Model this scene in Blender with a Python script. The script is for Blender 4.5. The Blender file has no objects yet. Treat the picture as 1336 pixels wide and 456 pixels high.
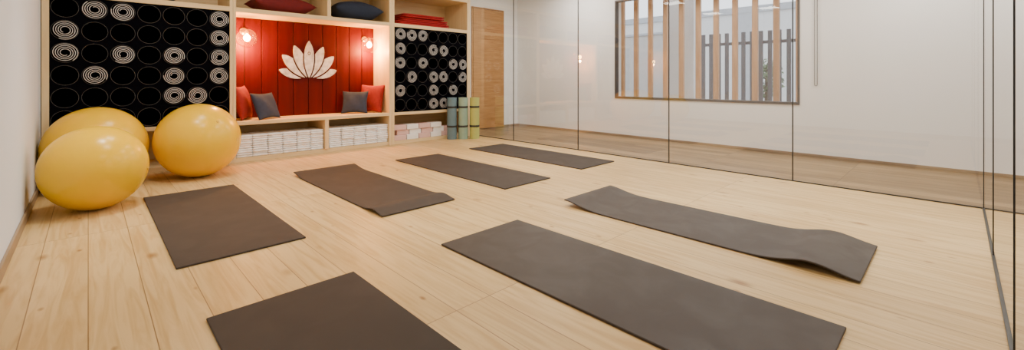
import bpy, bmesh, math, random
from mathutils import Vector, Matrix
random.seed(7)
scene = bpy.context.scene
COL = scene.collection
pi = math.pi

# ---------------------------------------------------------------- materials
def new_mat(name):
    m = bpy.data.materials.new(name); m.use_nodes = True
    nt = m.node_tree
    return m, nt, nt.nodes, nt.links, nt.nodes.get('Principled BSDF')

def simple(name, col, rough=0.5, metal=0.0, var=0.08, scale=8.0, bump=0.0, bscale=40.0, emis=None, estr=0.0, sheen=0.0, spec=None):
    m, nt, N, L, b = new_mat(name)
    tc = N.new('ShaderNodeTexCoord')
    no = N.new('ShaderNodeTexNoise'); no.inputs['Scale'].default_value = scale; no.inputs['Detail'].default_value = 4
    L.new(tc.outputs['Object'], no.inputs['Vector'])
    cr = N.new('ShaderNodeValToRGB')
    cr.color_ramp.elements[0].position = 0.3; cr.color_ramp.elements[1].position = 0.7
    cr.color_ramp.elements[0].color = [c*(1-var) for c in col]+[1]
    cr.color_ramp.elements[1].color = [min(1, c*(1+var)) for c in col]+[1]
    L.new(no.outputs['Fac'], cr.inputs['Fac']); L.new(cr.outputs['Color'], b.inputs['Base Color'])
    b.inputs['Roughness'].default_value = rough; b.inputs['Metallic'].default_value = metal
    if sheen: b.inputs['Sheen Weight'].default_value = sheen
    if spec is not None: b.inputs['Specular IOR Level'].default_value = spec
    if bump:
        n2 = N.new('ShaderNodeTexNoise'); n2.inputs['Scale'].default_value = bscale; n2.inputs['Detail'].default_value = 5
        L.new(tc.outputs['Object'], n2.inputs['Vector'])
        bp = N.new('ShaderNodeBump'); bp.inputs['Strength'].default_value = bump; bp.inputs['Distance'].default_value = 0.01
        L.new(n2.outputs['Fac'], bp.inputs['Height']); L.new(bp.outputs['Normal'], b.inputs['Normal'])
    if emis:
        b.inputs['Emission Color'].default_value = (*emis, 1); b.inputs['Emission Strength'].default_value = estr
    return m

def mixrgb(N, L, fac, a, b, mode='MIX'):
    n = N.new('ShaderNodeMix'); n.data_type = 'RGBA'; n.blend_type = mode
    for s, v in ((n.inputs[0], fac), (n.inputs[6], a), (n.inputs[7], b)):
        if isinstance(v, (int, float)): s.default_value = v
        elif isinstance(v, tuple): s.default_value = v
        else: L.new(v, s)
    return n.outputs[2]

def planks(name, c1, c2, line, rough, width=0.19, length=2.4, knots=True, gap=0.0022, grain=0.35, dark=(0.70, 0.57, 0.40), broad=0.8):
    m, nt, N, L, b = new_mat(name)
    tc = N.new('ShaderNodeTexCoord')
    sp = N.new('ShaderNodeSeparateXYZ'); L.new(tc.outputs['Object'], sp.inputs[0])
    cb = N.new('ShaderNodeCombineXYZ'); L.new(sp.outputs['Y'], cb.inputs['X']); L.new(sp.outputs['X'], cb.inputs['Y'])
    br = N.new('ShaderNodeTexBrick'); L.new(cb.outputs[0], br.inputs['Vector'])
    br.inputs['Scale'].default_value = 1; br.inputs['Brick Width'].default_value = length; br.inputs['Row Height'].default_value = width
    br.inputs['Mortar Size'].default_value = gap; br.inputs['Mortar Smooth'].default_value = 0.3
    br.inputs['Color1'].default_value = (*c1, 1); br.inputs['Color2'].default_value = (*c2, 1); br.inputs['Mortar'].default_value = (*line, 1)
    br.offset = 0.37; br.offset_frequency = 1
    sh = N.new('ShaderNodeVectorMath'); sh.operation = 'SCALE'; sh.inputs['Scale'].default_value = 40
    L.new(br.outputs['Color'], sh.inputs[0])
    mp = N.new('ShaderNodeMapping'); mp.inputs['Scale'].default_value = (0.9, 13, 1); L.new(cb.outputs[0], mp.inputs['Vector'])
    ad = N.new('ShaderNodeVectorMath'); ad.operation = 'ADD'; L.new(mp.outputs[0], ad.inputs[0]); L.new(sh.outputs[0], ad.inputs[1])
    ng = N.new('ShaderNodeTexNoise'); ng.inputs['Scale'].default_value = 1.5; ng.inputs['Detail'].default_value = 7; ng.inputs['Distortion'].default_value = 1.6
    L.new(ad.outputs[0], ng.inputs['Vector'])
    cr = N.new('ShaderNodeValToRGB'); cr.color_ramp.elements[0].position = 0.34; cr.color_ramp.elements[1].position = 0.58
    cr.color_ramp.elements[0].color = (*dark, 1); cr.color_ramp.elements[1].color = (1, 1, 1, 1)
    L.new(ng.outputs['Fac'], cr.inputs['Fac'])
    col = mixrgb(N, L, grain, br.outputs['Color'], cr.outputs['Color'], 'MULTIPLY')
    nb = N.new('ShaderNodeTexNoise'); nb.inputs['Scale'].default_value = 0.9; nb.inputs['Detail'].default_value = 2
    L.new(cb.outputs[0], nb.inputs['Vector'])
    cr3 = N.new('ShaderNodeValToRGB'); cr3.color_ramp.elements[0].color = (0.88, 0.84, 0.77, 1); cr3.color_ramp.elements[1].color = (1, 1, 1, 1)
    cr3.color_ramp.elements[0].position = 0.35; cr3.color_ramp.elements[1].position = 0.65
    L.new(nb.outputs['Fac'], cr3.inputs['Fac'])
    col = mixrgb(N, L, broad, col, cr3.outputs['Color'], 'MULTIPLY')
    if knots:
        for (sc, off, p1) in (((2.0, 4.5, 1), 0.0, 0.13), ((3.5, 7.0, 1), 3.3, 0.09)):
            mk = N.new('ShaderNodeMapping'); mk.inputs['Scale'].default_value = sc; mk.inputs['Location'].default_value = (off, off, 0)
            L.new(cb.outputs[0], mk.inputs['Vector'])
            vo = N.new('ShaderNodeTexVoronoi'); vo.inputs['Scale'].default_value = 0.9; L.new(mk.outputs[0], vo.inputs['Vector'])
            ck = N.new('ShaderNodeValToRGB'); ck.color_ramp.elements[0].position = 0.025; ck.color_ramp.elements[1].position = p1
            ck.color_ramp.elements[0].color = (0.40, 0.24, 0.11, 1); ck.color_ramp.elements[1].color = (1, 1, 1, 1)
            L.new(vo.outputs['Distance'], ck.inputs['Fac'])
            col = mixrgb(N, L, 0.8, col, ck.outputs['Color'], 'MULTIPLY')
    L.new(col, b.inputs['Base Color'])
    b.inputs['Roughness'].default_value = rough
    b.inputs['Specular IOR Level'].default_value = 0.35
    bp = N.new('ShaderNodeBump'); bp.inputs['Strength'].default_value = 0.12; bp.inputs['Distance'].default_value = 0.004
    L.new(ng.outputs['Fac'], bp.inputs['Height']); L.new(bp.outputs['Normal'], b.inputs['Normal'])
    return m

def wood(name, col, dark, rough=0.45, axis='X', fac=0.5):
    m, nt, N, L, b = new_mat(name)
    tc = N.new('ShaderNodeTexCoord')
    mp = N.new('ShaderNodeMapping')
    s = {'X': (1.2, 14, 14), 'Y': (14, 1.2, 14), 'Z': (14, 14, 1.2)}[axis]
    mp.inputs['Scale'].default_value = s
    L.new(tc.outputs['Object'], mp.inputs['Vector'])
    n = N.new('ShaderNodeTexNoise'); n.inputs['Scale'].default_value = 1.6; n.inputs['Detail'].default_value = 6; n.inputs['Distortion'].default_value = 0.5
    L.new(mp.outputs[0], n.inputs['Vector'])
    cr = N.new('ShaderNodeValToRGB'); cr.color_ramp.elements[0].position = 0.3; cr.color_ramp.elements[1].position = 0.65
    cr.color_ramp.elements[0].color = (*dark, 1); cr.color_ramp.elements[1].color = (*col, 1)
    L.new(n.outputs['Fac'], cr.inputs['Fac']); L.new(cr.outputs['Color'], b.inputs['Base Color'])
    b.inputs['Roughness'].default_value = rough
    return m

def glassmat(name, base=0.06, tint=(0.94, 0.96, 0.95), gain=0.8):
    m, nt, N, L, b = new_mat(name); N.remove(b)
    out = [n for n in N if n.type == 'OUTPUT_MATERIAL'][0]
    lw = N.new('ShaderNodeLayerWeight'); lw.inputs['Blend'].default_value = 0.5
    p = N.new('ShaderNodeMath'); p.operation = 'POWER'; p.inputs[1].default_value = 3.5; L.new(lw.outputs['Facing'], p.inputs[0])
    a = N.new('ShaderNodeMath'); a.operation = 'MULTIPLY_ADD'; a.inputs[1].default_value = gain; a.inputs[2].default_value = base; a.use_clamp = True
    L.new(p.outputs[0], a.inputs[0])
    tr = N.new('ShaderNodeBsdfTransparent'); tr.inputs[0].default_value = (*tint, 1)
    gl = N.new('ShaderNodeBsdfGlossy'); gl.inputs['Roughness'].default_value = 0.0; gl.inputs[0].default_value = (0.97, 0.97, 0.97, 1)
    mx = N.new('ShaderNodeMixShader'); L.new(a.outputs[0], mx.inputs[0]); L.new(tr.outputs[0], mx.inputs[1]); L.new(gl.outputs[0], mx.inputs[2])
    L.new(mx.outputs[0], out.inputs['Surface'])
    return m

M = {}
M['floor'] = planks('floor_light_pine', (0.72, 0.525, 0.252), (0.64, 0.455, 0.208), (0.30, 0.185, 0.085), 0.42, grain=0.62)
M['floor2'] = planks('floor_corridor_oak', (0.31, 0.215, 0.115), (0.18, 0.12, 0.062), (0.06, 0.038, 0.02), 0.5, width=0.16, length=1.3, knots=False, grain=0.9, dark=(0.6, 0.50, 0.38))
M['wall'] = simple('wall_white_paint', (0.88, 0.868, 0.84), 0.7, var=0.01, scale=2, bump=0.03, bscale=60)
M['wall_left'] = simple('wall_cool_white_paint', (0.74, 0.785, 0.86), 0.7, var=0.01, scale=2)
M['ceil'] = simple('ceiling_paint', (0.70, 0.69, 0.66), 0.8, var=0.01)
M['base'] = wood('baseboard_wood', (0.33, 0.24, 0.155), (0.24, 0.17, 0.10), 0.5, 'Y')
M['birch'] = wood('birch_plywood', (0.80, 0.61, 0.34), (0.70, 0.51, 0.26), 0.5, 'X')
M['birchz'] = wood('birch_plywood_upright', (0.80, 0.61, 0.34), (0.70, 0.51, 0.26), 0.5, 'Z')
M['black'] = simple('black_rack_laminate', (0.0012, 0.0012, 0.003), 0.7, var=0.2, spec=0.03)
M['rim'] = simple('rack_hole_rim_grey', (0.085, 0.078, 0.07), 0.5, metal=0.0)
M['rollw'] = simple('rolled_mat_pale_edge', (0.62, 0.60, 0.59), 0.6, var=0.06)
M['rollshade'] = simple('rolled_mat_gap_shade', (0.006, 0.006, 0.009), 0.8, spec=0.05)  # gap shade put into the colour: near-black sides between the spiral turns
M['lotus'] = simple('lotus_silver_white_marble', (0.54, 0.57, 0.62), 0.5, var=0.35, scale=14, bump=0.1)
M['brass'] = simple('brass', (0.75, 0.50, 0.22), 0.25, metal=1.0, var=0.05)
M['bulb'] = simple('bulb_glow', (1, 0.7, 0.35), 0.4, emis=(1.0, 0.50, 0.14), estr=140)
M['globe'] = glassmat('globe_glass', 0.10, (1.0, 0.90, 0.74))
M['glass'] = glassmat('partition_glass', 0.10, (0.98, 0.98, 0.975), 0.9)
M['winglass'] = glassmat('window_glass', 0.02, (0.98, 0.99, 0.99))
M['joint'] = simple('glass_joint_dark_aluminium', (0.03, 0.03, 0.028), 0.4, metal=0.3)
M['frame'] = simple('window_frame_bronze', (0.08, 0.068, 0.06), 0.5, metal=0.2)
M['slat'] = wood('slat_cedar', (0.56, 0.31, 0.15), (0.42, 0.22, 0.10), 0.55, 'Z')
M['fence'] = simple('fence_dark_metal', (0.09, 0.082, 0.09), 0.5)
M['white_ext'] = simple('exterior_white_render', (0.66, 0.66, 0.66), 0.8, var=0.03)
M['beige_ext'] = simple('exterior_grey_beige_render', (0.50, 0.48, 0.46), 0.8, var=0.04)
M['grey_ext'] = simple('exterior_grey_render', (0.42, 0.44, 0.47), 0.8, var=0.05)
M['ground'] = simple('exterior_paving', (0.50, 0.48, 0.46), 0.9, var=0.15, scale=3)
M['leaf'] = simple('foliage', (0.12, 0.17, 0.08), 0.6, var=0.5, scale=10)
M['bark'] = simple('bark', (0.12, 0.08, 0.05), 0.9, var=0.3, scale=20)
M['redc'] = simple('cushion_red_linen', (0.24, 0.005, 0.005), 0.85, var=0.12, scale=30, bump=0.25, bscale=250)
M['navyc'] = simple('cushion_slate_blue_linen', (0.018, 0.032, 0.070), 0.85, var=0.12, scale=30, bump=0.25, bscale=250)
M['navyd'] = simple('cushion_dark_navy_linen', (0.010, 0.018, 0.042), 0.85, var=0.12, scale=30, bump=0.25, bscale=250)
M['maroon'] = simple('cushion_maroon', (0.14, 0.005, 0.007), 0.85, var=0.12, scale=30, bump=0.25, bscale=250)
M['towel'] = simple('towel_white_terry', (0.94, 0.945, 0.95), 0.95, var=0.02, bump=0.5, bscale=90)
M['redt'] = simple('blanket_red', (0.32, 0.004, 0.008), 0.9, var=0.1, bump=0.4, bscale=120)
M['bpink'] = simple('yoga_block_pink_foam', (0.72, 0.47, 0.43), 0.8, var=0.04)
M['bwhite'] = simple('yoga_block_white_foam', (0.88, 0.86, 0.84), 0.8, var=0.03)
M['blue'] = simple('mat_roll_slate_blue', (0.13, 0.21, 0.25), 0.8, var=0.06)
M['teal'] = simple('mat_roll_sage', (0.25, 0.38, 0.30), 0.8, var=0.06)
M['lime'] = simple('mat_roll_lime', (0.42, 0.46, 0.13), 0.8, var=0.06)
M['strap'] = simple('strap_black', (0.03, 0.03, 0.03), 0.7)
M['cord'] = simple('cord_grey_plastic', (0.16, 0.15, 0.14), 0.5)
M['plug'] = simple('ball_plug_pale', (0.7, 0.40, 0.02), 0.5)
M['groove'] = simple('dark_red_groove', (0.02, 0.001, 0.001), 0.7)

def door_mat():
    m, nt, N, L, b = new_mat('door_honey_wood')
    tc = N.new('ShaderNodeTexCoord')
    mp = N.new('ShaderNodeMapping'); mp.inputs['Scale'].default_value = (2, 2, 25); L.new(tc.outputs['Object'], mp.inputs['Vector'])
    n = N.new('ShaderNodeTexNoise'); n.inputs['Scale'].default_value = 1.5; n.inputs['Detail'].default_value = 5; L.new(mp.outputs[0], n.inputs['Vector'])
    cr = N.new('ShaderNodeValToRGB'); cr.color_ramp.elements[0].position = 0.3; cr.color_ramp.elements[1].position = 0.7
    cr.color_ramp.elements[0].color = (0.36, 0.17, 0.05, 1); cr.color_ramp.elements[1].color = (0.50, 0.26, 0.09, 1)
    L.new(n.outputs['Fac'], cr.inputs['Fac']); L.new(cr.outputs['Color'], b.inputs['Base Color']); b.inputs['Roughness'].default_value = 0.4
    return m
M['door'] = door_mat()

def red_mat():
    m, nt, N, L, b = new_mat('red_painted_boards')
    tc = N.new('ShaderNodeTexCoord')
    mp = N.new('ShaderNodeMapping'); mp.inputs['Scale'].default_value = (10, 10, 0.8); L.new(tc.outputs['Object'], mp.inputs['Vector'])
    n = N.new('ShaderNodeTexNoise'); n.inputs['Scale'].default_value = 1.5; n.inputs['Detail'].default_value = 6; L.new(mp.outputs[0], n.inputs['Vector'])
    cr = N.new('ShaderNodeValToRGB'); cr.color_ramp.elements[0].position = 0.3; cr.color_ramp.elements[1].position = 0.7
    cr.color_ramp.elements[0].color = (0.060, 0.0005, 0.0002, 1); cr.color_ramp.elements[1].color = (0.088, 0.0009, 0.0003, 1)
    L.new(n.outputs['Fac'], cr.inputs['Fac']); L.new(cr.outputs['Color'], b.inputs['Base Color']); b.inputs['Roughness'].default_value = 0.5
    b.inputs['Specular IOR Level'].default_value = 0.15
    return m
M['red'] = red_mat()

def yoga_mat_mat(name, lo, hi, bump, spec):
    m, nt, N, L, b = new_mat(name)
    tc = N.new('ShaderNodeTexCoord')
    n = N.new('ShaderNodeTexNoise'); n.inputs['Scale'].default_value = 4.5; n.inputs['Detail'].default_value = 4; n.inputs['Distortion'].default_value = 0.8
    L.new(tc.outputs['Object'], n.inputs['Vector'])
    cr = N.new('ShaderNodeValToRGB'); cr.color_ramp.elements[0].position = 0.3; cr.color_ramp.elements[1].position = 0.7
    cr.color_ramp.elements[0].color = (0.056, 0.044, 0.037, 1); cr.color_ramp.elements[1].color = (0.058, 0.046, 0.039, 1)
    L.new(n.outputs['Fac'], cr.inputs['Fac']); L.new(cr.outputs['Color'], b.inputs['Base Color'])
    r = N.new('ShaderNodeMapRange'); r.inputs[1].default_value = 0.4; r.inputs[2].default_value = 0.65; r.inputs[3].default_value = hi; r.inputs[4].default_value = lo
    L.new(n.outputs['Fac'], r.inputs[0]); L.new(r.outputs[0], b.inputs['Roughness'])
    b.inputs['Specular IOR Level'].default_value = spec
    bp = N.new('ShaderNodeBump'); bp.inputs['Strength'].default_value = bump; bp.inputs['Distance'].default_value = 0.01
    L.new(n.outputs['Fac'], bp.inputs['Height']); L.new(bp.outputs['Normal'], b.inputs['Normal'])
    return m
M['mat'] = yoga_mat_mat('yoga_mat_brown_rubber', 0.70, 0.75, 0.01, 0.18)
M['mat2'] = yoga_mat_mat('yoga_mat_brown_rubber_sheen', 0.48, 0.56, 0.015, 0.24)

def ball_mat():
    m, nt, N, L, b = new_mat('exercise_ball_yellow_vinyl')
    tc = N.new('ShaderNodeTexCoord')
    n = N.new('ShaderNodeTexNoise'); n.inputs['Scale'].default_value = 1.5; L.new(tc.outputs['Object'], n.inputs['Vector'])
    cr = N.new('ShaderNodeValToRGB'); cr.color_ramp.elements[0].color = (0.84, 0.50, 0.0, 1); cr.color_ramp.elements[1].color = (0.85, 0.51, 0.0, 1)
    L.new(n.outputs['Fac'], cr.inputs['Fac']); L.new(cr.outputs['Color'], b.inputs['Base Color'])
    b.inputs['Roughness'].default_value = 0.27; b.inputs['Specular IOR Level'].default_value = 0.35
    return m
M['ball'] = ball_mat()

# ---------------------------------------------------------------- helpers
def obj_from(name, verts, faces, mat, smooth=False, parent=None):
    me = bpy.data.meshes.new(name); me.from_pydata([tuple(v) for v in verts], [], faces); me.update()
    if smooth:
        for p in me.polygons: p.use_smooth = True
    if mat: me.materials.append(mat)
    o = bpy.data.objects.new(name, me); COL.objects.link(o)
    if parent: o.parent = parent
    return o

def from_bm(name, bm, mat, smooth=False, parent=None):
    me = bpy.data.meshes.new(name); bm.to_mesh(me); bm.free()
    if smooth:
        for p in me.polygons: p.use_smooth = True
    if mat: me.materials.append(mat)
    o = bpy.data.objects.new(name, me); COL.objects.link(o)
    if parent: o.parent = parent
    return o

def bm_box(bm, a, b):
    x0, y0, z0 = a; x1, y1, z1 = b
    vs = [bm.verts.new(v) for v in [(x0,y0,z0),(x1,y0,z0),(x1,y1,z0),(x0,y1,z0),(x0,y0,z1),(x1,y0,z1),(x1,y1,z1),(x0,y1,z1)]]
    for f in [(0,3,2,1),(4,5,6,7),(0,1,5,4),(1,2,6,5),(2,3,7,6),(3,0,4,7)]:
        bm.faces.new([vs[i] for i in f])

def boxes(name, lst, mat, bevel=0.0, parent=None, seg=2):
    bm = bmesh.new()
    for a, b in lst: bm_box(bm, a, b)
    o = from_bm(name, bm, mat, parent=parent)
    if bevel:
        md = o.modifiers.new('bevel', 'BEVEL'); md.width = bevel; md.segments = seg; md.limit_method = 'ANGLE'
    return o

def empty(name, loc=(0, 0, 0), rot=(0, 0, 0)):
    e = bpy.data.objects.new(name, None); e.location = loc; e.rotation_euler = rot; e.empty_display_size = 0.2
    COL.objects.link(e); return e

def tag(o, label, cat, group=None, kind=None):
    o['label'] = label; o['category'] = cat
    if group: o['group'] = group
    if kind: o['kind'] = kind
    return o

def structure(o, label=None, cat='room'):
    o['kind'] = 'structure'
    o['label'] = label or 'plain room surface'
    o['category'] = cat
    return o

def lathe(name, prof, mat, seg=48, parent=None, smooth=True, caps=True):
    verts, faces = [], []
    for (r, z) in prof:
        for i in range(seg):
            a = 2*pi*i/seg; verts.append((r*math.cos(a), r*math.sin(a), z))
    n = len(prof)
    for j in range(n-1):
        for i in range(seg):
            k = (i+1) % seg
            faces.append((j*seg+i, j*seg+k, (j+1)*seg+k, (j+1)*seg+i))
    if caps:
        faces.append(tuple(range(seg-1, -1, -1))); faces.append(tuple((n-1)*seg+i for i in range(seg)))
    return obj_from(name, verts, faces, mat, smooth, parent)

def spiral_mesh(name, r_out, r_in, turns, thick, length, n=26, endmat=None, sidemat=None):
    N_ = int(turns*n); verts = []; faces = []
    for i in range(N_+1):
        a = 2*pi*turns*i/N_; rc = r_in+(r_out-r_in)*i/N_
        ca, sa = math.cos(a), math.sin(a)
        for r, z in ((rc-thick/2, 0), (rc+thick/2, 0), (rc+thick/2, length), (rc-thick/2, length)):
            verts.append((r*ca, r*sa, z))
    mi = []
    for i in range(N_):
        for k in range(4):
            l = (k+1) % 4
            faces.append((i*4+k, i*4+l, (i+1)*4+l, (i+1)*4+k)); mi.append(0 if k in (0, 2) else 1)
    faces.append((3, 2, 1, 0)); faces.append(tuple(N_*4+k for k in range(4))); mi += [1, 1]
    me = bpy.data.meshes.new(name); me.from_pydata(verts, [], faces); me.update()
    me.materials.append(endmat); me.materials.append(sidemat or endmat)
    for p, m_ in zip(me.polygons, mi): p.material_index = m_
    bm = bmesh.new(); bm.from_mesh(me); bmesh.ops.recalc_face_normals(bm, faces=bm.faces); bm.to_mesh(me); bm.free()
    return me

# ---------------------------------------------------------------- room shell
XL, XR, XG = -0.32, 6.70, 4.95
YB, YR, YG = 6.70, -2.40, -0.14
ZC = 2.85
structure(boxes('floor', [((XL, YG, -0.1), (XG, YB, 0))], M['floor']), 'light knotty pine plank floor', 'floor')
structure(boxes('floor.001', [((XG, YG, -0.1), (XR, YB, 0)), ((XL, YR, -0.1), (XR, YG, 0))], M['floor2']), 'darker oak plank corridor floor', 'floor')
structure(boxes('ceiling', [((XL, YR, ZC), (XR, YB, ZC+0.1))], M['ceil']), 'white ceiling', 'ceiling')
structure(boxes('wall_left', [((XL-0.15, YR, -0.1), (XL, YB, ZC+0.1))], M['wall_left']), 'plain cool white painted wall', 'wall')
structure(boxes('wall_back', [((XL-0.15, YB, -0.1), (XR+0.2, YB+0.15, ZC+0.1))], M['wall']), 'plain white painted wall', 'wall')
structure(boxes('wall_front', [((XL-0.15, YR-0.15, -0.1), (XR+0.2, YR, ZC+0.1))], M['wall']), 'plain white painted wall', 'wall')
WY0, WY1, WZ0, WZ1 = 1.45, 4.25, 0.66, 2.39
structure(boxes('wall_right', [((XR, YR, -0.1), (XR+0.2, WY0, ZC+0.1)), ((XR, WY1, -0.1), (XR+0.2, YB, ZC+0.1)),
                     ((XR, WY0, -0.1), (XR+0.2, WY1, WZ0)), ((XR, WY0, WZ1), (XR+0.2, WY1, ZC+0.1))], M['wall']),
          'white painted corridor wall with a window opening', 'wall')
structure(boxes('baseboard_left', [((XL, YR, 0), (XL+0.014, 6.0, 0.07))], M['base'], 0.003), 'brown wooden baseboard', 'baseboard')
structure(boxes('baseboard_right', [((XR-0.014, YR, 0), (XR, YB, 0.035))], M['base'], 0.003), 'brown wooden baseboard', 'baseboard')
structure(boxes('baseboard_back', [((4.84, YB-0.014, 0), (5.40, YB, 0.035)), ((6.29, YB-0.014, 0), (XR-0.014, YB, 0.035))], M['base'], 0.003), 'brown wooden baseboard', 'baseboard')

win = structure(empty('window_1', (XR+0.06, (WY0+WY1)/2, WZ0)), 'wide bronze framed corridor window', 'window')
def Wl(lst):
    ox, oy, oz = XR+0.06, (WY0+WY1)/2, WZ0
    return [((a[0]-ox, a[1]-oy, a[2]-oz), (b[0]-ox, b[1]-oy, b[2]-oz)) for a, b in lst]
fx0, fx1 = XR-0.012, XR+0.08
boxes('window_frame', Wl([((fx0, WY0, WZ0), (fx1, WY1, WZ0+0.036)), ((fx0, WY0, WZ1-0.03), (fx1, WY1, WZ1)),
      ((fx0, WY0, WZ0+.036), (fx1, WY0+0.025, WZ1-.03)), ((fx0, WY1-0.025, WZ0+.036), (fx1, WY1, WZ1-.03))]), M['frame'], 0.003, win)
boxes('window_pane', Wl([((XR+0.07, WY0+0.025, WZ0+0.036), (XR+0.0705, WY1-0.025, WZ1-0.03))]), M['winglass'], 0, win)

door = structure(empty('door_1', (5.84, YB, 0)), 'honey coloured wooden door with horizontal planks', 'door')
bm = bmesh.new()
nz = 12; H = 2.40
for k in range(nz):
    bm_box(bm, (-0.40, -0.035, 0.01+k*H/nz), (0.40, -0.002, 0.01+(k+1)*H/nz-0.006))
bm_box(bm, (-0.395, -0.028, 0.01), (0.395, -0.001, H))
from_bm('door_leaf', bm, M['door'], parent=door)
boxes('door_frame', [((-0.43, -0.03, 0), (-0.405, -0.001, H+0.035)), ((0.405, -0.03, 0), (0.43, -0.001, H+0.035)), ((-0.405, -0.03, H+0.015), (0.405, -0.001, H+0.035))], M['door'], 0.003, door)

# ---------------------------------------------------------------- glass partitions
def sheet_partition(name, loc, rotz, ys, label, jt=0.0045, jd=0.006):
    e = empty(name, loc, (0, 0, rotz)); tag(e, label, 'glass wall')
    Ht = ZC-0.002
    for a, b in zip(ys[:-1], ys[1:]):
        obj_from('glass_pane', [(0, a+jt, 0.010), (0, b-jt, 0.010), (0, b-jt, Ht), (0, a+jt, Ht)], [(0, 1, 2, 3)], M['glass'], parent=e)
    for y in ys:
        boxes('joint_profile', [((-jd, y-jt, 0.010), (jd, y+jt, Ht))], M['joint'], 0, e)
    boxes('floor_channel', [((-0.007, ys[0]-jt, 0.0), (0.007, ys[-1]+jt, 0.010))], M['joint'], 0.001, e)
    return e
sheet_partition('glass_partition', (XG, 0, 0), 0, [-0.145, 1.13, 2.40, 3.74, 5.04, 6.34, 6.69], 'floor-to-ceiling frameless glass wall between studio and corridor')
sheet_partition('glass_partition', (0, YG, 0), pi/2, [-4.93, -3.65, -2.35, -1.05], 'frameless glass wall meeting another at a corner', 0.003, 0.0028)

# ---------------------------------------------------------------- shelving
YF, YK = 6.0, 6.5
YE = 6.69
def cab(name, x0, x1, lw, rw, has_rack, div=None):
    e = empty(name, ((x0+x1)/2, YF, 0)); ox, oy = (x0+x1)/2, YF
    def l(b): return [((a[0]-ox, a[1]-oy, a[2]), (c[0]-ox, c[1]-oy, c[2])) for a, c in b]
    boxes('side_panel', l([((x0, YF, 0), (x0+lw, YE, 2.39))]), M['birchz'], 0.002, e)
    boxes('side_panel', l([((x1-rw, YF, 0), (x1, YE, 2.39))]), M['birchz'], 0.002, e)
    xi0, xi1 = x0+lw, x1-rw
    boxes('shelf_board', l([((xi0, YF, 1.80), (xi1, YE-.02, 1.855))]), M['birch'], 0.002, e)
    boxes('top_board', l([((xi0, YF, 2.335), (xi1, YE-.02, 2.39))]), M['birch'], 0.002, e)
    boxes('bench_board' if not has_rack else 'lower_board', l([((xi0, YF, 0.445), (xi1, YE-.02, 0.49))]), M['birch'], 0.003, e)
    boxes('plinth', l([((xi0, YF+0.02, 0.0), (xi1, YE-.02, 0.05))]), M['birch'], 0.002, e)
    boxes('back_panel', l([((xi0, YE-0.02, 0.0), (xi1, YE, 2.39))]), M['birch'], 0, e)
    if div:
        for d, z0, z1 in div:
            boxes('divider', l([((d-0.025, YF, z0), (d+0.025, YE-.02, z1))]), M['birchz'], 0.002, e)
    return e, xi0, xi1

def rack(e, ox, xi0, xi1, ncol, R):
    z0, z1 = 0.49, 1.80
    nrow = 6
    dz = (z1-z0)/nrow; dx = (xi1-xi0)/ncol
    seg = 32; verts = []; faces = []
    yf = 0.01; D = 0.42
    rb = bmesh.new()
    cents = []
    for i in range(ncol):
        for j in range(nrow):
            cx = xi0+dx*(i+.5)-ox; cz = z1-dz*(j+.5); cents.append((i, j, cx, cz))
            b = len(verts)
            for k in range(seg):
                a = 2*pi*k/seg
                c, s = math.cos(a), math.sin(a)
                m_ = max(abs(c), abs(s))
                verts.append((cx+c/m_*dx/2, yf, cz+s/m_*dz/2))
                verts.append((cx+R*c, yf, cz+R*s))
                verts.append((cx+R*c, yf+D, cz+R*s))
            for k in range(seg):
                n = (k+1) % seg
                faces.append((b+3*k, b+3*n, b+3*n+1, b+3*k+1))
                faces.append((b+3*k+1, b+3*n+1, b+3*n+2, b+3*k+2))
            faces.append(tuple(b+3*k+2 for k in range(seg)))
            ms = 6; rr = 0.0016; vs = []
            for k in range(seg):
                a = 2*pi*k/seg
                vs.append([rb.verts.new((cx+(R+rr*math.cos(2*pi*q/ms))*math.cos(a), yf-0.001+rr*math.sin(2*pi*q/ms), cz+(R+rr*math.cos(2*pi*q/ms))*math.sin(a))) for q in range(ms)])
            for k in range(seg):
                for q in range(ms):
                    rb.faces.new((vs[k][q], vs[(k+1) % seg][q], vs[(k+1) % seg][(q+1) % ms], vs[k][(q+1) % ms]))
    obj_from('rack_panel', verts, faces, M['black'], parent=e)
    from_bm('cell_rims', rb, M['rim'], True, e)
    return cents

cabL, a0, a1 = cab('mat_rack_cabinet', -0.315, 1.229, 0.05, 0.032, True)
tag(cabL, 'birch cabinet with black round-hole yoga mat rack beside wall', 'cabinet')
cL = rack(cabL, (-0.315+1.229)/2, a0, a1, 7, 0.095)
cabC, c0, c1 = cab('bench_alcove_cabinet', 1.231, 3.299, 0.03, 0.04, False, div=[(2.33, 0.05, 0.445), (2.36, 1.855, 2.335)])
tag(cabC, 'birch bench alcove with red board back and towel niches', 'cabinet')
RX1 = 4.825
cabR, r0, r1 = cab('mat_rack_cabinet', 3.301, RX1, 0.045, 0.07, True)
tag(cabR, 'birch cabinet with black round-hole mat rack beside glass wall', 'cabinet')
cR = rack(cabR, (3.301+RX1)/2, r0, r1, 7, 0.091)
bm = bmesh.new(); n = 10
w = (c1-c0)/n; ox = (1.231+3.299)/2
for k in range(n):
    bm_box(bm, (c0+k*w+0.004-ox, YK-YF, 0.49), (c0+(k+1)*w-0.004-ox, YK-YF+0.02, 1.80))
o = from_bm('red_board_panel', bm, M['red'], parent=cabC)
md = o.modifiers.new('b', 'BEVEL'); md.width = 0.004; md.segments = 2
boxes('panel_backing', [((c0-ox, YK-YF+0.015, 0.49), (c1-ox, YK-YF+0.03, 1.80))], M['groove'], 0, cabC)

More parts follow.
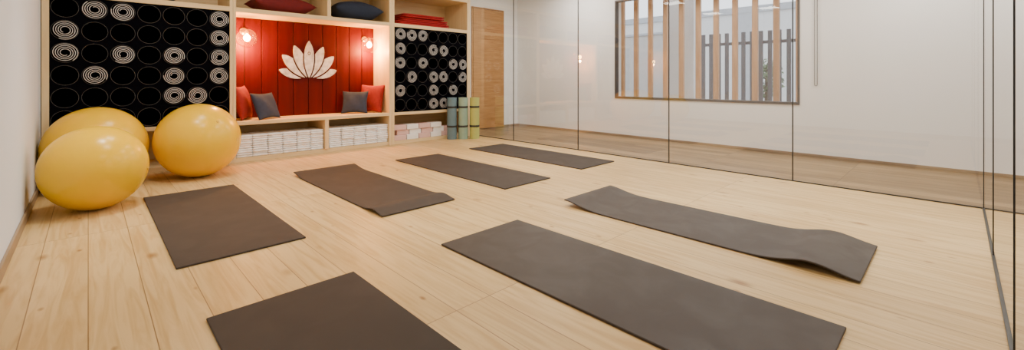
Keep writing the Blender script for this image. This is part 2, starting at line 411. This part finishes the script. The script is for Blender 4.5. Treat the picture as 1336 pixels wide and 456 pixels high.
def make_rolls(cents, ox, filled, r, label, group):
    me = spiral_mesh('rolled_yoga_mat', r, 0.026, 4, 0.0048, 0.40, endmat=M['rollw'], sidemat=M['rollshade'])
    for (i, j, cx, cz) in cents:
        if (i, j) in filled:
            o = bpy.data.objects.new('rolled_yoga_mat', me); COL.objects.link(o)
            o.location = (cx+ox, YF-0.008, cz)
            s = random.uniform(0, 2*pi)
            o.rotation_euler = (Matrix.Rotation(-pi/2, 4, 'X') @ Matrix.Rotation(s, 4, 'Z')).to_euler()
            tag(o, label, 'yoga mat', group)
FL = {(1,0),(2,0),(0,1),(0,2),(2,2),(4,2),(1,3),(4,3),(6,0),(6,1),(6,2),(6,3),(5,4),(4,4)}
FR = {(0,0),(1,0),(2,0),(0,1),(3,1),(4,1),(0,2),(2,2),(6,2),(1,3),(3,3),(4,3),(6,3),(3,4),(5,2),(5,4),(3,5),(4,5),(0,4)}
make_rolls(cL, (-0.315+1.229)/2, FL, 0.091, 'rolled yoga mat with pale spiral end in black rack hole', 'rolled mats in the rack by the wall')
make_rolls(cR, (3.301+RX1)/2, FR, 0.087, 'rolled yoga mat with pale spiral end in black rack hole', 'rolled mats in the rack by the glass')

# ---------------------------------------------------------------- lotus emblem
def lotus():
    petals = [(0, 0, .50, .070), (.02, 24, .47, .070), (-.02, -24, .47, .070), (.05, 47, .44, .070), (-.05, -47, .44, .070), (.08, 73, .35, .055), (-.08, -73, .35, .055)]
    def fp(x, z, bx, ang, Ln, w):
        a = math.radians(ang); ax, az = math.sin(a), math.cos(a)
        x = x-bx
        p = x*ax+z*az; q = abs(x*az-z*ax)
        s = p/Ln
        if s < 0 or s > 1: return -0.05-abs(s-0.5)*0.1
        return w*(4*s*(1-s))**0.85*(0.85+0.3*s)-q
    def f(x, z):
        best = -1
        for i, pt in enumerate(petals):
            v = fp(x, z, *pt)
            for k, p2 in enumerate(petals[:i]):
                if k == 0 or (p2[1] > 0) == (pt[1] > 0):
                    v = min(v, -(fp(x, z, *p2)+0.022))
            best = max(best, v)
        d = math.hypot(x, z-0.33)
        best = min(best, max(d-0.024, 0.013-d) if d < 0.05 else 1)
        return best
    bm = bmesh.new(); nx, nz = 200, 130
    xs = [-0.44+0.88*i/nx for i in range(nx+1)]; zs = [-0.04+0.56*j/nz for j in range(nz+1)]
    F = [[f(x, z) for z in zs] for x in xs]
    def clip(pts):
        out = []
        for i in range(len(pts)):
            (p, fv), (q, g) = pts[i], pts[(i+1) % len(pts)]
            if fv > 0: out.append(p)
            if (fv > 0) != (g > 0):
                t = fv/(fv-g); out.append((p[0]+(q[0]-p[0])*t, p[1]+(q[1]-p[1])*t))
        return out
    for i in range(nx):
        for j in range(nz):
            c = [((xs[i], zs[j]), F[i][j]), ((xs[i+1], zs[j]), F[i+1][j]), ((xs[i+1], zs[j+1]), F[i+1][j+1]), ((xs[i], zs[j+1]), F[i][j+1])]
            for tri in ((c[0], c[1], c[2]), (c[0], c[2], c[3])):
                if all(v[1] <= 0 for v in tri): continue
                pl = clip(list(tri))
                if len(pl) >= 3:
                    try: bm.faces.new([bm.verts.new((p[0], 0, p[1])) for p in pl])
                    except ValueError: pass
    bmesh.ops.remove_doubles(bm, verts=bm.verts, dist=0.0002)
    bmesh.ops.recalc_face_normals(bm, faces=bm.faces)
    o = from_bm('lotus_emblem', bm, M['lotus'])
    md = o.modifiers.new('s', 'SOLIDIFY'); md.thickness = 0.02; md.offset = 0
    return o
lo = lotus(); lo.location = (2.265, YK-0.012, 1.02); lo.scale = (0.95, 1, 1.05)
tag(lo, 'whitewashed lotus flower emblem mounted on red boards', 'wall decoration')

# ---------------------------------------------------------------- wall lamps
def wall_lamp(x):
    e = empty('wall_lamp', (x, YK, 1.62)); tag(e, 'brass wall lamp with glowing clear glass globe on red boards', 'lamp', 'globe wall lamps on red boards')
    mt = lathe('mount_plate', [(0.05, 0.002), (0.05, 0.015), (0.035, 0.022)], M['brass'], 32, e); mt.rotation_euler = (pi/2, 0, 0)
    arm = lathe('arm', [(0.007, 0.02), (0.007, 0.17)], M['brass'], 16, e); arm.rotation_euler = (pi/2, 0, 0)
    sk = lathe('socket', [(0.012, 0.01), (0.02, 0.0), (0.022, -0.03), (0.018, -0.045)], M['brass'], 24, e); sk.location = (0, -0.17, 0)
    bl = lathe('bulb', [(0.010, 0.0), (0.018, -0.01), (0.036, -0.03), (0.042, -0.055), (0.030, -0.082), (0.004, -0.096)], M['bulb'], 24, e); bl.location = (0, -0.17, -0.045)
    prof = []
    for k in range(25):
        a = math.radians(14)+(pi-math.radians(15))*k/24
        prof.append((0.122*math.sin(a), 0.122*math.cos(a)))
    g = lathe('glass_globe', prof, M['globe'], 40, e, caps=False); g.location = (0, -0.17, -0.10)
    ld = bpy.data.lights.new('lamp_light', 'POINT'); ld.energy = 60; ld.color = (1, 0.46, 0.13); ld.shadow_soft_size = 0.03
    lo_ = bpy.data.objects.new('lamp_light', ld); COL.objects.link(lo_); lo_.parent = e; lo_.location = (0, -0.17, -0.190)
for x in (1.45, 3.10): wall_lamp(x)

# ---------------------------------------------------------------- cushions
def cushion_mesh(name, w, h, t, mat, n=28):
    verts = []; faces = []
    def P(i, j, s):
        u = -1+2*i/n; v = -1+2*j/n
        k = ((1-abs(u)**2.6)*(1-abs(v)**2.6))
        z = s*t/2*max(0, k)**0.55
        x = u*(1-0.10*(1-v*v)*abs(u)**3); y = v*(1-0.10*(1-u*u)*abs(v)**3)
        z += 0.006*math.sin(5*u+3*v)*k
        return (x*w/2, z, y*h/2)
    idx = {}
    for s in (1, -1):
        for i in range(n+1):
            for j in range(n+1):
                edge = i in (0, n) or j in (0, n)
                if s == -1 and edge: idx[(s, i, j)] = idx[(1, i, j)]; continue
                idx[(s, i, j)] = len(verts); verts.append(P(i, j, s))
    for s in (1, -1):
        for i in range(n):
            for j in range(n):
                q = [idx[(s, i, j)], idx[(s, i+1, j)], idx[(s, i+1, j+1)], idx[(s, i, j+1)]]
                faces.append(q if s == -1 else q[::-1])
    me = bpy.data.meshes.new(name); me.from_pydata(verts, [], faces); me.update()
    for p in me.polygons: p.use_smooth = True
    me.materials.append(mat)
    return me
def put_cushion(w, h, t, mat, loc, rot, label, group=None):
    o = bpy.data.objects.new('cushion', cushion_mesh('cushion', w, h, t, mat)); COL.objects.link(o)
    o.location = loc; o.rotation_euler = [math.radians(r) for r in rot]
    bpy.context.view_layer.update()
    zmin = min((o.matrix_world @ v.co).z for v in o.data.vertices)
    o.location.z += loc[2]-zmin
    tag(o, label, 'cushion', group)
    return o
B = 0.49
put_cushion(.44, .44, .13, M['redc'], (1.40, 6.30, B), (-12, 0, 62), 'red linen cushion leaning against bench side')
put_cushion(.38, .36, .12, M['navyc'], (1.63, 6.20, B), (-22, 0, 35), 'slate blue linen cushion leaning on a red cushion')
put_cushion(.44, .44, .13, M['redc'], (3.12, 6.30, B), (-14, 0, -62), 'red linen cushion leaning in bench corner')
put_cushion(.38, .35, .12, M['navyc'], (2.86, 6.30, B), (-20, 0, -35), 'slate blue linen cushion leaning on a red cushion')
S2 = 1.855
put_cushion(.78, .42, .24, M['maroon'], (1.85, 6.32, S2), (90, 0, 4), 'large maroon cushion lying on upper shelf')
put_cushion(.72, .46, .28, M['navyd'], (2.84, 6.27, S2), (88, 0, -3), 'dark navy cushion lying on upper shelf')
put_cushion(.70, .46, .26, M['navyd'], (0.45, 6.28, S2), (90, 0, 3), 'dark navy cushion lying on upper shelf')

# ---------------------------------------------------------------- folded towels
def folded(name, w, d, h, layers, mat, seed=0, amp=0.004):
    rnd = random.Random(seed); bm = bmesh.new()
    lh = h/layers; seg = 8; nx = 12; ny = 6
    for k in range(layers):
        z0 = k*lh; off = rnd.uniform(-0.006, 0.006); r = lh/2*0.96; zc = z0+lh/2
        prof = []
        prof.append((d, zc-r))
        for q in range(ny): prof.append((d-(d-r)*(q+1)/ny*1.0+off if q == ny-1 else d-(d-r)*(q+1)/ny, zc-r))
        for q in range(1, seg): 
            a = -pi/2-pi*q/seg; prof.append((r+off+r*math.cos(a), zc+r*math.sin(a)))
        for q in range(ny): prof.append((r+off+(d-r-off)*q/ny, zc+r))
        prof.append((d, zc+r))
        rows = []
        for i in range(nx+1):
            x = -w/2+w*i/nx; e = 1-0.25*(abs(2*i/nx-1)**8)
            rows.append([bm.verts.new((x, y+amp*math.sin(3*x/w*pi+k+seed)+rnd.uniform(-amp, amp)*0.4, zc+(z-zc)*e+rnd.uniform(-amp, amp)*0.2)) for (y, z) in prof])
        m_ = len(prof)
        for i in range(nx):
            for j in range(m_):
                bm.faces.new((rows[i][j], rows[i+1][j], rows[i+1][(j+1) % m_], rows[i][(j+1) % m_]))
        bm.faces.new(rows[0]); bm.faces.new(rows[-1][::-1])
    bmesh.ops.recalc_face_normals(bm, faces=bm.faces)
    me = bpy.data.meshes.new(name); bm.to_mesh(me); bm.free()
    for p in me.polygons: p.use_smooth = True
    me.materials.append(mat); return me
tms = [folded('folded_towel', 0.165, 0.36, 0.053, 2, M['towel'], s, 0.004) for s in range(4)]
for (xa, ncol, wd) in ((1.268, 6, 0.171), (2.362, 5, 0.178)):
    for c in range(ncol):
        for r_ in range(5):
            o = bpy.data.objects.new('folded_towel', random.choice(tms)); COL.objects.link(o)
            o.scale.x = wd/0.171
            o.location = (xa+wd*(c+.5)+0.003, YF+0.03+random.uniform(-.008, .008), 0.051+r_*0.0535)
            tag(o, 'folded white terry towel in niche under bench', 'towel', 'white towels under the bench')
bms = [folded('folded_blanket', 0.9, 0.40, 0.058, 2, M['redt'], s+9) for s in range(3)]
for k in range(3):
    o = bpy.data.objects.new('folded_blanket', bms[k]); COL.objects.link(o)
    o.location = (3.92+0.04*(k % 2), YF+0.05+0.03*(k % 2), S2+0.001+k*0.062); o.scale.x = 1.08-0.12*k
    tag(o, 'folded red blanket stacked on upper shelf', 'blanket', 'red blankets on the upper shelf')

# ---------------------------------------------------------------- yoga blocks
for cc, (mt, lab) in enumerate(((M['bpink'], 'pale pink foam yoga block stacked under mat rack'), (M['bwhite'], 'white foam yoga block stacked under mat rack'))):
    src = boxes('yoga_block', [((-0.105, 0, 0), (0.105, 0.15, 0.078))], mt, 0.008, seg=3)
    first = True
    for r_ in range(3):
        for c in range(5 if r_ < 2 else 4):
            if (c+r_*2) % 2 != cc: continue
            o = src if first else src.copy()
            if not first: COL.objects.link(o)
            first = False
            o.location = (3.47+c*0.222+(0.06 if r_ % 2 else 0), YF+0.04+(0.02 if r_ == 1 else 0), 0.0505+r_*0.0785)
            tag(o, lab, 'yoga block', 'foam yoga blocks under the rack')

# ---------------------------------------------------------------- standing rolled mats
def stand_roll(x, y, mat, label, r=0.082, H_=0.69):
    e = empty('rolled_yoga_mat', (x, y, 0)); tag(e, label, 'yoga mat', 'rolled mats standing by the cabinet')
    me = spiral_mesh('mat_roll', r-0.004, 0.015, 7, 0.008, H_, 40, endmat=mat)
    o = bpy.data.objects.new('mat_roll', me); COL.objects.link(o); o.parent = e
    for z in (0.20, 0.52):
        R = r+0.0015
        lathe('strap', [(R-0.012, z), (R, z), (R, z+0.03), (R-0.012, z+0.03)], M['strap'], 40, e, caps=False)
stand_roll(4.345, 5.895, M['blue'], 'slate blue rolled mat standing with black straps')
stand_roll(4.50, 5.79, M['teal'], 'sage green rolled mat standing with black straps')
stand_roll(4.665, 5.69, M['lime'], 'lime green rolled mat standing with black straps')

# ---------------------------------------------------------------- exercise balls
def ball(x, y, r, tilt, label):
    e = empty('exercise_ball', (x, y, 0)); tag(e, label, 'exercise ball', 'yellow exercise balls')
    verts = []; faces = []; nu, nv = 96, 96
    for j in range(nv+1):
        th = pi*j/nv
        lat = math.degrees(th)-90
        rr = r
        if abs(lat) < 62:
            rr = r*(1+0.0009*(0.5+0.5*math.cos(lat*2*pi/8.0))**4)
        for i in range(nu):
            a = 2*pi*i/nu; verts.append((rr*math.sin(th)*math.cos(a), rr*math.sin(th)*math.sin(a), rr*math.cos(th)))
    for j in range(nv):
        for i in range(nu):
            k = (i+1) % nu; faces.append((j*nu+i, j*nu+k, (j+1)*nu+k, (j+1)*nu+i))
    o = obj_from('ball_shell', verts, faces, M['ball'], True, e)
    bm = bmesh.new(); bm.from_mesh(o.data); bmesh.ops.remove_doubles(bm, verts=bm.verts, dist=1e-5); bmesh.ops.recalc_face_normals(bm, faces=bm.faces); bm.to_mesh(o.data); bm.free()
    for p in o.data.polygons: p.use_smooth = True
    o.location = (0, 0, r); o.rotation_euler = tilt
    pl = lathe('valve_plug', [(0.012, r-0.002), (0.012, r+0.003), (0.006, r+0.004)], M['plug'], 20, e); pl.location = (0, 0, r); pl.rotation_euler = tilt
ball(0.815, 5.456, 0.372, (0.9, 0.5, 0), 'large glossy yellow exercise ball in front of bench cabinet')
ball(0.060, 5.55, 0.370, (0.5, 1.9, 0), 'large glossy yellow exercise ball against cabinet and wall')
ball(0.042, 4.645, 0.318, (0.6, 1.7, 0.3), 'glossy yellow exercise ball on floor near wall')

# ---------------------------------------------------------------- yoga mats on floor
def yoga_mat(x0, x1, y0, y1, prof, label, mt, th=0.010):
    ny, nx = 90, 14; verts = []; faces = []
    cx, cy = (x0+x1)/2, (y0+y1)/2
    for i in range(ny+1):
        y = y0+(y1-y0)*i/ny
        for j in range(nx+1):
            u = j/nx; x = x0+(x1-x0)*u
            z = max(0, prof(y-y0, y1-y, u))
            verts.append((x-cx, y-cy, z+0.001))
    n = len(verts)
    verts += [(a, b, c+th) for a, b, c in verts]
    W_ = nx+1
    for i in range(ny):
        for j in range(nx):
            a = i*W_+j; q = (a, a+1, a+W_+1, a+W_)
            faces.append(q[::-1]); faces.append(tuple(v+n for v in q))
    bd = [j for j in range(nx)]+[i*W_+nx for i in range(ny)]+[ny*W_+j for j in range(nx, 0, -1)]+[i*W_ for i in range(ny, 0, -1)]
    for k in range(len(bd)):
        a, b = bd[k], bd[(k+1) % len(bd)]
        faces.append((a, b, b+n, a+n))
    o = obj_from('yoga_mat', verts, faces, mt)
    md = o.modifiers.new('b', 'BEVEL'); md.width = 0.003; md.segments = 2; md.limit_method = 'ANGLE'; md.angle_limit = math.radians(50)
    for p in o.data.polygons: p.use_smooth = True
    o.data.set_sharp_from_angle(angle=math.radians(40))
    o.location = (cx, cy, 0)
    tag(o, label, 'yoga mat', 'yoga mats laid on the floor')
    return o
flat = lambda n, f, u: 0
def hump(d, c, w, a): return a*math.exp(-((d-c)/w)**2)
yoga_mat(0.35, 0.98, 0.31, 2.175, flat, 'flat dark brown rubber yoga mat', M['mat'])
yoga_mat(1.52, 2.17, 0.31, 2.17, flat, 'flat dark brown rubber yoga mat', M['mat2'])
yoga_mat(2.69, 3.34, 0.33, 2.17, lambda n, f, u: hump(n, 0.21, 0.15, 0.042)+hump(f, 0.0, 0.18, 0.042), 'dark brown yoga mat with wavy lifted ends near glass', M['mat2'])
yoga_mat(0.33, 0.98, 2.86, 4.76, flat, 'flat dark brown rubber yoga mat', M['mat'])
yoga_mat(1.52, 2.17, 2.90, 4.80, lambda n, f, u: hump(n, 0.15, 0.10, 0.022)+hump(f, 0.0, 0.16, 0.030), 'dark brown yoga mat with slightly lifted ends', M['mat'])
yoga_mat(2.70, 3.33, 2.86, 4.82, flat, 'flat dark brown rubber yoga mat', M['mat'])
yoga_mat(3.90, 4.56, 2.90, 4.88, flat, 'flat dark brown rubber yoga mat', M['mat'])

# ---------------------------------------------------------------- blind cord (looped tube)
CW = 0.016
path = [Vector((0, -CW, 1.9-0.1*k)) for k in range(20)]
path += [Vector((0, -CW*math.cos(pi*k/10), -CW*math.sin(pi*k/10))) for k in range(11)]
path += [Vector((0, CW, 0.1*k)) for k in range(1, 20)]
verts = []; faces = []; ms = 8
for i, p in enumerate(path):
    t = (path[min(i+1, len(path)-1)]-path[max(i-1, 0)]).normalized(); nx_ = Vector((1, 0, 0)); ny_ = t.cross(nx_)
    for q in range(ms):
        a = 2*pi*q/ms; verts.append(p+nx_*0.004*math.cos(a)+ny_*0.004*math.sin(a))
for i in range(len(path)-1):
    for q in range(ms): faces.append((i*ms+q, i*ms+(q+1) % ms, (i+1)*ms+(q+1) % ms, (i+1)*ms+q))
bc = obj_from('blind_cord', verts, faces, M['cord'], True); bc.location = (6.685, 1.27, 0.93)
tag(bc, 'thin looped blind cord hanging beside window', 'blind cord')

# ---------------------------------------------------------------- exterior
scr = boxes('slat_screen', [((7.0, 4.297-0.277*k-0.037, 0.0), (7.06, 4.297-0.277*k+0.037, 3.0)) for k in range(-1, 12)] + [((7.06, 1.0, 2.7), (7.10, 4.8, 2.78)), ((7.06, 1.0, 0.3), (7.10, 4.8, 0.38))], M['slat'], 0.003)
tag(scr, 'vertical cedar slat screen outside the window', 'screen')
col = boxes('outdoor_pillar', [((8.0, 3.40, -0.1), (8.3, 3.92, 3.4))], M['white_ext'], 0.01); tag(col, 'white rendered pillar outside the window', 'pillar')
gw = empty('garden_wall', (9.7, 4.9, -0.1)); tag(gw, 'grey beige rendered garden wall with coping', 'wall')
boxes('wall_body', [((0, -0.4, 0), (0.2, 5.0, 2.15))], M['beige_ext'], 0.01, gw)
boxes('coping', [((-0.03, -0.43, 2.15), (0.23, 5.03, 2.21))], M['grey_ext'], 0.008, gw)
fe = boxes('garden_fence', [((9.5, -1+0.16*k, 0.0), (9.54, -1+0.16*k+0.07, 1.95)) for k in range(32)] + [((9.54, -1, 0.3), (9.58, 4.1, 0.36)), ((9.54, -1, 1.7), (9.58, 4.1, 1.76))], M['fence'])
tag(fe, 'dark vertical bar garden fence outdoors', 'fence')
gr = boxes('ground', [((6.9, -12, -0.2), (30, 25, -0.1))], M['ground']); structure(gr, 'pale outdoor paving', 'ground')
bl = empty('neighbouring_building', (15, 6, -0.1)); tag(bl, 'pale rendered neighbouring building with grey bands', 'building')
boxes('building_body', [((0, -14, 0), (4, 14, 3.2))], M['white_ext'], 0, bl)
boxes('wall_band', [((-0.05, -14+2.5*k, 0), (-0.001, -14+2.5*k+0.5, 3.2)) for k in range(11)]+[((-0.06, -14, 3.2), (4, 14, 3.4))], M['grey_ext'], 0, bl)
tr = empty('garden_tree', (11.5, 3.15, -0.1)); tag(tr, 'small leafy green tree behind the fence', 'tree')
lathe('trunk', [(0.07, 0), (0.05, 0.8), (0.035, 1.4)], M['bark'], 12, tr)
bm = bmesh.new()
for k in range(500):
    u = Vector((random.gauss(0, 1), random.gauss(0, 1), random.gauss(0, 1))).normalized()*random.uniform(0.2, 1)**0.5
    c = Vector((u.x*0.4, u.y*0.35, 1.1+u.z*0.5)); s = random.uniform(0.04, 0.07)
    a = Vector((random.uniform(-1, 1), random.uniform(-1, 1), random.uniform(-1, 1))).normalized(); b_ = a.orthogonal().normalized()
    bm.faces.new([bm.verts.new(c+a*s), bm.verts.new(c+b_*s*0.5), bm.verts.new(c-a*s), bm.verts.new(c-b_*s*0.5)])
fo = from_bm('foliage', bm, M['leaf'], parent=tr); fo['kind'] = 'stuff'

# ---------------------------------------------------------------- lights
def area(name, loc, size, power, color, rot=(0, 0, 0)):
    ld = bpy.data.lights.new(name, 'AREA'); ld.energy = power; ld.color = color; ld.size = size
    o = bpy.data.objects.new(name, ld); COL.objects.link(o); o.location = loc; o.rotation_euler = rot
    return o
W = (1.0, 0.95, 0.83)
for x, y, p in ((1.0, 1.2, 13), (1.0, 3.4, 20), (1.0, 4.8, 19), (3.4, 1.2, 21), (3.4, 3.4, 26), (3.4, 4.8, 18)):
    area('ceiling_light', (x, y, ZC-0.02), 0.4, p, W)
for p in ((5.85, 0.2), (5.85, 2.4), (5.85, 4.8), (3.0, -1.3)):
    area('corridor_light', (p[0], p[1], ZC-0.02), 0.8, 46, (1, 0.965, 0.91))
for (x, y, p) in ((4.1, 0.8, 72), (2.4, 2.5, 64), (4.2, 3.6, 45), (0.5, 4.2, 50)):
    ld = bpy.data.lights.new('downlight', 'SPOT'); ld.energy = p*3; ld.color = (1, 0.92, 0.78); ld.spot_size = math.radians(72); ld.spot_blend = 1; ld.shadow_soft_size = 0.08
    o = bpy.data.objects.new('downlight', ld); COL.objects.link(o); o.location = (x, y, ZC-0.03)

w = bpy.data.worlds.new('world'); scene.world = w; w.use_nodes = True
nt = w.node_tree; bg = nt.nodes['Background']
bg.inputs['Color'].default_value = (0.90, 0.94, 1.0, 1); bg.inputs['Strength'].default_value = 2.8

# ---------------------------------------------------------------- camera
cd = bpy.data.cameras.new('camera'); cam = bpy.data.objects.new('camera', cd); COL.objects.link(cam)
cd.sensor_fit = 'HORIZONTAL'; cd.sensor_width = 36; cd.lens = 567/1336*36
cd.shift_y = -(228-103)/1336
cd.clip_start = 0.02
cam.location = (0, 0, 1.0); cam.rotation_euler = (pi/2, 0, -math.radians(44.28))
scene.camera = cam
